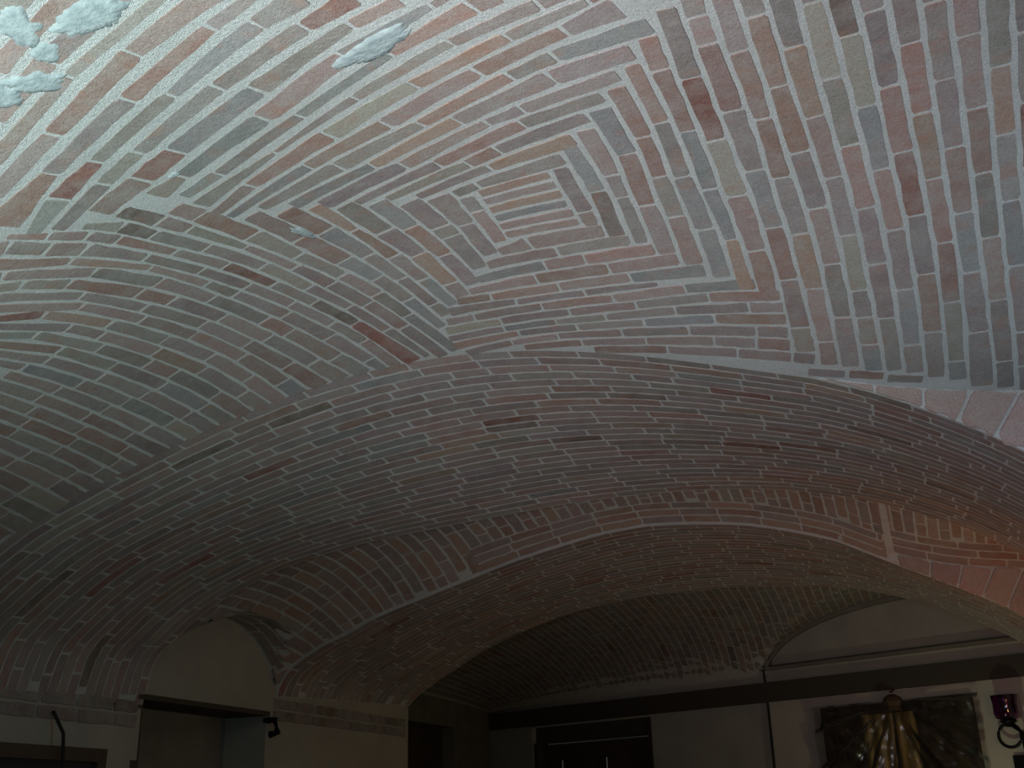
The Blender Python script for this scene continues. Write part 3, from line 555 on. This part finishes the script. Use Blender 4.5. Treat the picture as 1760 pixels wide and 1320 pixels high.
# far bay: vault comes down on the slanting end wall, a lunette cuts into it on the right
def V3(x, y):
    H = .98+.80*math.sqrt(max(0, 1-abs((x+1.75)/3.12)**2.2)) if x < -1.75 else .98+.80*math.sqrt(max(0, 1-abs((x+1.75)/3.6)**2.4))
    ya = Y4(x)-.3; t = min(1, max(0, (y-ya)/(YE(x)-ya)))
    z = 1.14+(H-1.14)*math.sqrt(max(0, 1-t**2.6)) if H > 1.14 else H
    q = 1-((x-.02)/1.42)**2
    if q > 0: z = max(z, 1.24+.50*q**.5)
    return z+EYE
def S_V3(x, t): y = Y4(x)-.02+(YE(x)+.02-Y4(x)+.02)*t; return Vector((x, y, V3(x, y)))
def far_bay():
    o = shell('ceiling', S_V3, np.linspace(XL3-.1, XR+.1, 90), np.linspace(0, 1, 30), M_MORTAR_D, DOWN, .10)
    struct(o, 'dark brick vault of the farthest bay with a lunette cut in above the covered panel', 'vaulted ceiling')
    items = []; x = XL3+.02
    while x < XR:
        xm = x+.036; s = -random.uniform(0, .25); tot = YE(xm)-Y4(xm)
        inl = abs(xm-.02) < 1.42
        while s < tot-.05:
            ln = random.uniform(.24, .28); a, b = max(.01, s), min(s+ln, tot-.02); s += ln+.013
            if b-a < .06: continue
            def S2(u, v, a=a, b=b, xm=xm): 
                xx = xm+.030*v; y = Y4(xm)+a+(b-a)*u; return Vector((xx, y, V3(xx, y)))
            q0, q1 = S2(.5, -1), S2(.5, 1)
            if abs(q0.z-q1.z) > .12: continue
            v, f, cc = brick_geo(S2, DOWN)
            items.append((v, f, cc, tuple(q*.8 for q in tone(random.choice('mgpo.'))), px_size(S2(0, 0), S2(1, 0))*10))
        x += .073
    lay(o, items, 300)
M_MORTAR_D = plain('dull_mortar', (.50, .47, .40), .9, bscale=60, var=((.42, .40, .34), 20.0))  # darker, duller mortar for the far bay
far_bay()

# floor and walls
v, f = box_geo(-6.0, 1.6, -3.0, 13.5, -.12, 0); fl = link('floor', v, f, M_FLOOR); struct(fl, 'dim terracotta floor of the vaulted cellar', 'floor')
def wall_panel(name, polys, mat, label, thick=.2, out=Vector((-1, 0, 0))):
    g = Geo()
    for p in polys:
        n = len(p); a = [Vector(q) for q in p]; b = [q+out*thick for q in a]
        g.add(a+b, [tuple(range(n)), tuple(range(2*n-1, n-1, -1))]+[(i, n+i, n+(i+1) % n, (i+1) % n) for i in range(n)])
    o = link(name, g.v, g.f, mat); struct(o, label, 'wall'); return o
def rect_x(x, y0, y1, z0, z1): return [(x, y0, z0), (x, y1, z0), (x, y1, z1), (x, y0, z1)]
def lunette_poly(x, y0, y1, z0, zf, n=16):
    pts = [(x, y0, z0), (x, y1, z0)]
    for i in range(n+1): y = y1+(y0-y1)*i/n; pts.append((x, y, zf(y)))
    return pts
zl2 = lambda y: EYE+.655+.51*math.sqrt(max(0, 1-(2*(y-Y2(XL))/(Y3(XL)-Y2(XL))-1)**2))
# pier under arch one, niche with lintel in the middle bay, pier under arch two
wl = wall_panel('wall_left', [
    rect_x(XL, -3, 4.79, 0, 1.83), rect_x(XL, -3, 4.84, 1.83, 2.08), rect_x(XL, -3, 3.0, 2.08, 2.42),
    rect_x(XL, 6.02, 8.02, 0, 2.42),
    lunette_poly(XL, 4.84, 6.02, 2.15, zl2)], M_PLASTER, 'plastered left wall with brick arches springing from its piers', .30)
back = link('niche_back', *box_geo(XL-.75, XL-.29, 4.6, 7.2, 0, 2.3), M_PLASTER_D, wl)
link('lintel', *box_geo(XL-.28, XL+.012, 4.80, 6.04, 2.125, 2.152), M_BEAM, wl, label='thin dark lintel edge over the niche')
link('niche_jamb', *box_geo(XL-.288, XL-.005, 4.792, 4.86, 0, 2.12), M_BEAM, wl)
# springing courses: a few flat rows of brick on the pier under each arch foot
def springing(parent, y0, y1, z0, rows):
    for r in range(rows):
        y = y0+random.uniform(0, .1)
        while y < y1-.06:
            ln = min(random.uniform(.22, .28), y1-y)
            def S2(u, v, y=y, ln=ln, r=r): return Vector((XL+.004, y+(ln-.013)*u, z0+.07*(r+.5)+.028*v))
            v, f, cc = brick_geo(S2, Vector((1, 0, 0)))
            link('brick', v, f, M_BRICK, parent, loc=cc, tints=[(*[q*.8 for q in tone(random.choice('mgk'))], 1)]*len(v)); y += ln
springing(wl, 3.35, 4.82, 1.98, 2)
springing(wl, 6.05, 7.98, 2.10, 2)
# the far bay widens to the left
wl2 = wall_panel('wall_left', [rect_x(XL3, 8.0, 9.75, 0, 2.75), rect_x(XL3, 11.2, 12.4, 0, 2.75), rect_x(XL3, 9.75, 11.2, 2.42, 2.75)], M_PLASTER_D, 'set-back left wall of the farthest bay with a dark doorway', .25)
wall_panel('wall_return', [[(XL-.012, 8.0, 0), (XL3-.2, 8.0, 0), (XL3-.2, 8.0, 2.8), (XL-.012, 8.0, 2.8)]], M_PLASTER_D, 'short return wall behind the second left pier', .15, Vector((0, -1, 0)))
d2 = empty('door_2', (XL3-.15, 10.47, 0)); struct(d2, 'dark recessed doorway in the set-back left wall of the farthest bay', 'door')
def child(o, name, geo, mat, **kw):
    q = link(name, geo[0], geo[1], mat, **kw); q.parent = o; q.location = Vector(q.location)-o.location; return q
child(d2, 'door_leaf', box_geo(XL3-.16, XL3-.12, 9.78, 11.17, 0, 2.40), M_WOOD)
child(d2, 'door_frame', box_geo(XL3-.12, XL3-.02, 9.78, 9.86, 0, 2.40), M_BEAM)
# right wall (outside the picture) and lunette closings above it
wr = wall_panel('wall_right', [rect_x(XR, -3, 12, 0, 2.1), rect_x(XR+.12, 2.0, 11, 2.1, 3.1), rect_x(XR+.35, -3, 2.1, 2.1, 3.3)], M_PLASTER, 'plastered right wall carrying the right feet of the arches', .2, Vector((1, 0, 0)))

# end wall, set at an angle
EW_D = Vector((1, -.425, 0)).normalized(); EW_N = Vector((-.425, -1, 0)).normalized()    # along it, towards the room
def ew(x, z, off=0): p = Vector((x, YE(x), z)); return p+EW_N*off
def ew_box(x0, x1, z0, z1, o0, o1):
    v = []
    for z in (z0, z1):
        for off in (o0, o1):
            for x in (x0, x1): v.append(ew(x, z, off))
    f = [(0, 2, 3, 1), (4, 5, 7, 6), (0, 1, 5, 4), (2, 6, 7, 3), (0, 4, 6, 2), (1, 3, 7, 5)]
    return v, [q[::-1] for q in f]
def ew_wall(polys, mat, label, name='wall_far'):
    g = Geo()
    for x0, x1, z0, z1, o in polys: g.add(*ew_box(x0, x1, z0, z1, -.25, o))
    o = link(name, g.v, g.f, mat); return struct(o, label, 'wall')
wf = ew_wall([(-5.2, -4.17, 0, 2.45, 0), (-2.68, -1.40, 0, 2.45, 0), (-4.17, -2.68, 2.43, 2.64, 0), (-5.2, 1.6, 2.45, 3.35, 0)], M_PLASTER, 'plastered end wall behind the farthest bay, left of the vertical crack')
wf2 = ew_wall([(-1.40, 1.6, 0, 2.45, .03)], M_PLASTER_L if 'M_PLASTER_L' in globals() else M_PLASTER, 'paler stretch of the end wall around the plastic-covered panel')
bm = link('trim_3', *ew_box(-5.1, 1.5, 2.452, 2.625, 0, .07), M_BEAM); struct(bm, 'dark horizontal band running along the whole end wall', 'beam')
ce = link('trim_4', *ew_box(-1.45, 1.5, 2.735, 2.765, 0, .035), M_PLASTER_D); struct(ce, 'thin string course at the foot of the lunette on the end wall', 'cornice')
child(ce, 'ledge', ew_box(-1.42, 1.5, 2.765, 2.775, 0, .06), M_BEAM)
# lunette rib (thickened edge following the lunette)
rib = []
for i in range(25):
    a = math.pi*(1-i/24); rib.append(ew(.02+1.40*math.cos(a), EYE+1.24+.49*math.sin(a), .03))
ri = link('trim_5', *tube(rib, .035, 6), M_PLASTER_D, smooth=True); struct(ri, 'plaster rib following the curve of the lunette over the end wall', 'rib')
# doorway in the end wall
d1 = empty('door_1', ew(-3.42, 0, -.1)); struct(d1, 'wide dark double door in the end wall under the dark band', 'door')
for x0, x1 in ((-4.13, -3.44), (-3.41, -2.72)): child(d1, 'door_leaf', ew_box(x0, x1, .02, 2.25, -.17, -.13), M_WOOD)
child(d1, 'door_head', ew_box(-4.17, -2.68, 2.27, 2.43, -.2, -.06), M_BEAM)
child(d1, 'door_jamb', ew_box(-4.17, -4.12, 0, 2.27, -.2, -.02), M_BEAM)
child(d1, 'door_jamb', ew_box(-2.73, -2.68, 0, 2.27, -.2, -.02), M_BEAM)
for x in (-3.86, -3.30): child(d1, 'pull_bar', tube([ew(x, 1.7, -.10), ew(x, 2.08, -.10)], .009, 8), M_STEEL if 'M_STEEL' in globals() else M_MORTAR)

# ================================================================ things
# gilt panel wrapped in clear film on the end wall
pn = empty('gilt_picture', ew(-.27, 1.35, .05), label='large dark framed picture with gold drapery behind plastic on the end wall', category='picture')
PX0, PX1, PZ0, PZ1 = -.90, .345, .95, 2.345
child(pn, 'frame', ew_box(PX0, PX1, PZ1-.085, PZ1, .035, .085), M_WOOD, label='black top rail')
child(pn, 'frame', ew_box(PX0, PX0+.08, PZ0, PZ1-.085, .035, .08), M_WOOD)
child(pn, 'frame', ew_box(PX1-.08, PX1, PZ0, PZ1-.085, .035, .08), M_WOOD)
child(pn, 'frame', ew_box(PX0, PX1, PZ0-.06, PZ0, .035, .08), M_WOOD)
child(pn, 'backing', ew_box(PX0+.02, PX1-.02, PZ0, PZ1-.05, .032, .045), plain('dull_gilt', (.12, .085, .035), .5, .3, bscale=25, var=((.05, .035, .02), 7.0)))
def drape(x0, x1, folds, amp, ph):
    n, m = 40, 14; v, f = [], []
    for side in (0, 1):
        for i in range(n+1):
            for j in range(m+1):
                u = i/n; w = j/m; x = x0+(x1-x0)*u+.02*math.sin(w*5+ph)*w
                o = .062+amp*math.sin(u*folds*2*math.pi+ph)*(.5+.5*w)-.006*side
                v.append(ew(x, PZ1-.085-(PZ1-.085-PZ0)*w, o))
    K = (n+1)*(m+1)
    for i in range(n):
        for j in range(m):
            a = i*(m+1)+j; q = (a, a+1, a+m+2, a+m+1); f.append(q); f.append(tuple(K+k for k in q[::-1]))
    return v, f
child(pn, 'gold_drape', drape(-.56, -.30, 2.5, .012, .4), M_GOLD, smooth=True)
child(pn, 'gold_drape', drape(-.28, -.12, 1.5, .010, 1.4), M_GOLD, smooth=True)
# film: gathered at a nail in the middle of the top rail, creased
def film():
    n, m = 90, 70; v, f = [], []; nx, nz = -.27, PZ1-.02
    for side in (0, 1):
        for i in range(n+1):
            for j in range(m+1):
                x = PX0-.05+(PX1-PX0+.12)*i/n; z = PZ1+.01-(PZ1-PZ0+.02)*j/m
                dx, dz = x-nx, nz-z; ang = math.atan2(dx, dz+.02); r = math.hypot(dx, dz)
                cr = (abs(math.sin(ang*7+.6))**3)*.034*min(1, r*2.5)+(abs(math.sin(ang*17+1.0))**6)*.016*min(1, r*3)
                wr = .014*noise.noise(Vector((x*9, z*9, 3.1)))+.007*noise.noise(Vector((x*26, z*22, 8.0)))
                v.append(ew(x, z, .112+cr+wr-.0015*side-.02*math.exp(-r*9)))
    K = (n+1)*(m+1)
    for i in range(n):
        for j in range(m):
            a = i*(m+1)+j; q = (a, a+1, a+m+2, a+m+1); f.append(q); f.append(tuple(K+k for k in q[::-1]))
    return v, f
fo = empty('plastic_sheet', ew(-.27, 1.4, .12), label='crumpled clear plastic sheet draped over the dark framed picture', category='plastic sheet')
child(fo, 'film', film(), M_FILM, smooth=True)
child(fo, 'gathered_knot', lathe([(0.001, .05), (.03, .045), (.07, .02), (.085, -.01), (.06, -.05), (.075, -.085), (.001, -.09)], ew(-.255, 2.355, .125), 9), plain('brown_tape', (.085, .05, .03), .6), label='brown taped knot gathering the sheet')
nl = link('wall_hook', *tube([ew(-.27, 2.445, .03), ew(-.27, 2.445, .06), ew(-.275, 2.425, .07), ew(-.28, 2.432, .085)], .008, 8), M_NAIL)
nl['label'] = 'small rusty wall hook just above the plastic-covered picture'; nl['category'] = 'hook'

# wall sconce: purple glass cup over an iron ring
sx = .62
sc = empty('wall_sconce', ew(sx, 1.95, .1), label='iron wall sconce with a purple glass cup at the right end of the end wall', category='lamp')
gc = ew(sx, 2.125, .17)
prof = [(.001, -.012), (.055, -.01), (.090, .010), (.100, .05), (.098, .12), (.104, .175), (.108, .182), (.100, .180), (.090, .12), (.092, .05), (.082, .026), (.05, .008), (.001, .006)]
child(sc, 'glass_cup', lathe(prof, gc, 32), M_PURPLE, smooth=True, label='purple glass cup')
child(sc, 'cup_holder', lathe([(.001, -.06), (.03, -.055), (.045, -.03), (.07, -.014), (.06, -.012), (.02, -.02), (.001, -.02)], gc, 20), M_BLACK, smooth=True)
rc = ew(sx-.015, 2.005, .15); ring = []
for k in range(32): a = 2*math.pi*k/32; ring.append(rc+EW_D*(.088*math.cos(a))+Vector((0, 0, .088*math.sin(a))))
child(sc, 'iron_ring', tube(ring, .012, 8, True), M_BLACK, smooth=True)
child(sc, 'wall_plate', ew_box(sx-.05, sx+.14, 1.42, 1.86, .035, .07), M_BLACK)
child(sc, 'arm', tube([ew(sx+.05, 1.60, .06), ew(sx+.05, 1.62, .2), ew(sx+.10, 1.80, .22), ew(sx+.09, 2.02, .20), ew(sx+.01, 2.085, .17)], .014, 8), M_BLACK, smooth=True)
child(sc, 'boss', lathe([(.001, .04), (.03, .03), (.045, 0), (.03, -.03), (.001, -.04)], ew(sx+.05, 1.68, .12), 16), M_BLACK, smooth=True)

# picture hung by a cord on the first left pier
pc_ = empty('framed_picture', (XL+.02, 4.1, 1.3), label='dark framed picture hung on the near left pier, only its top edge showing', category='picture')
y0, y1, zt, zb = 3.42, 4.55, 1.868, 1.05
for nm, b in (('frame', (XL+.01, XL+.055, y0, y1, zt-.06, zt)), ('frame', (XL+.01, XL+.055, y0, y1, zb, zb+.06)), ('frame', (XL+.01, XL+.055, y0, y0+.06, zb+.06, zt-.06)), ('frame', (XL+.01, XL+.055, y1-.06, y1, zb+.06, zt-.06)), ('canvas', (XL+.01, XL+.03, y0+.06, y1-.06, zb+.06, zt-.06))):
    child(pc_, nm, box_geo(*b), M_WOOD if nm == 'frame' else plain('dark_canvas', (.02, .022, .035), .6, bscale=20))
cd = link('hanging_cord', *tube([(XL+.085, 4.235, 1.45), (XL+.085, 4.225, 1.78), (XL+.08, 4.21, 1.92), (XL+.012, 4.207, 2.02)], .008, 6), M_CORD)
cd['label'] = 'thin dark cord hanging down the near left pier in front of the picture'; cd['category'] = 'cord'
# dark bracket at the corner of the second pier
bk = link('iron_bracket', *tube([(XL-.02, 6.035, 2.10), (XL+.05, 6.04, 2.10), (XL+.055, 6.06, 2.03), (XL+.0, 6.07, 2.02)], .022, 8), M_BLACK)
bk['label'] = 'small black iron bracket at the top corner of the second left pier'; bk['category'] = 'bracket'
# cable down the end wall
cb = link('wall_cable', *tube([ew(-1.41, 2.74, .045), ew(-1.405, 2.4, .045), ew(-1.41, 1.6, .045), ew(-1.40, .8, .045)], .011, 6), M_CORD)
cb['label'] = 'dark cable running straight down the end wall from the string course'; cb['category'] = 'cable'
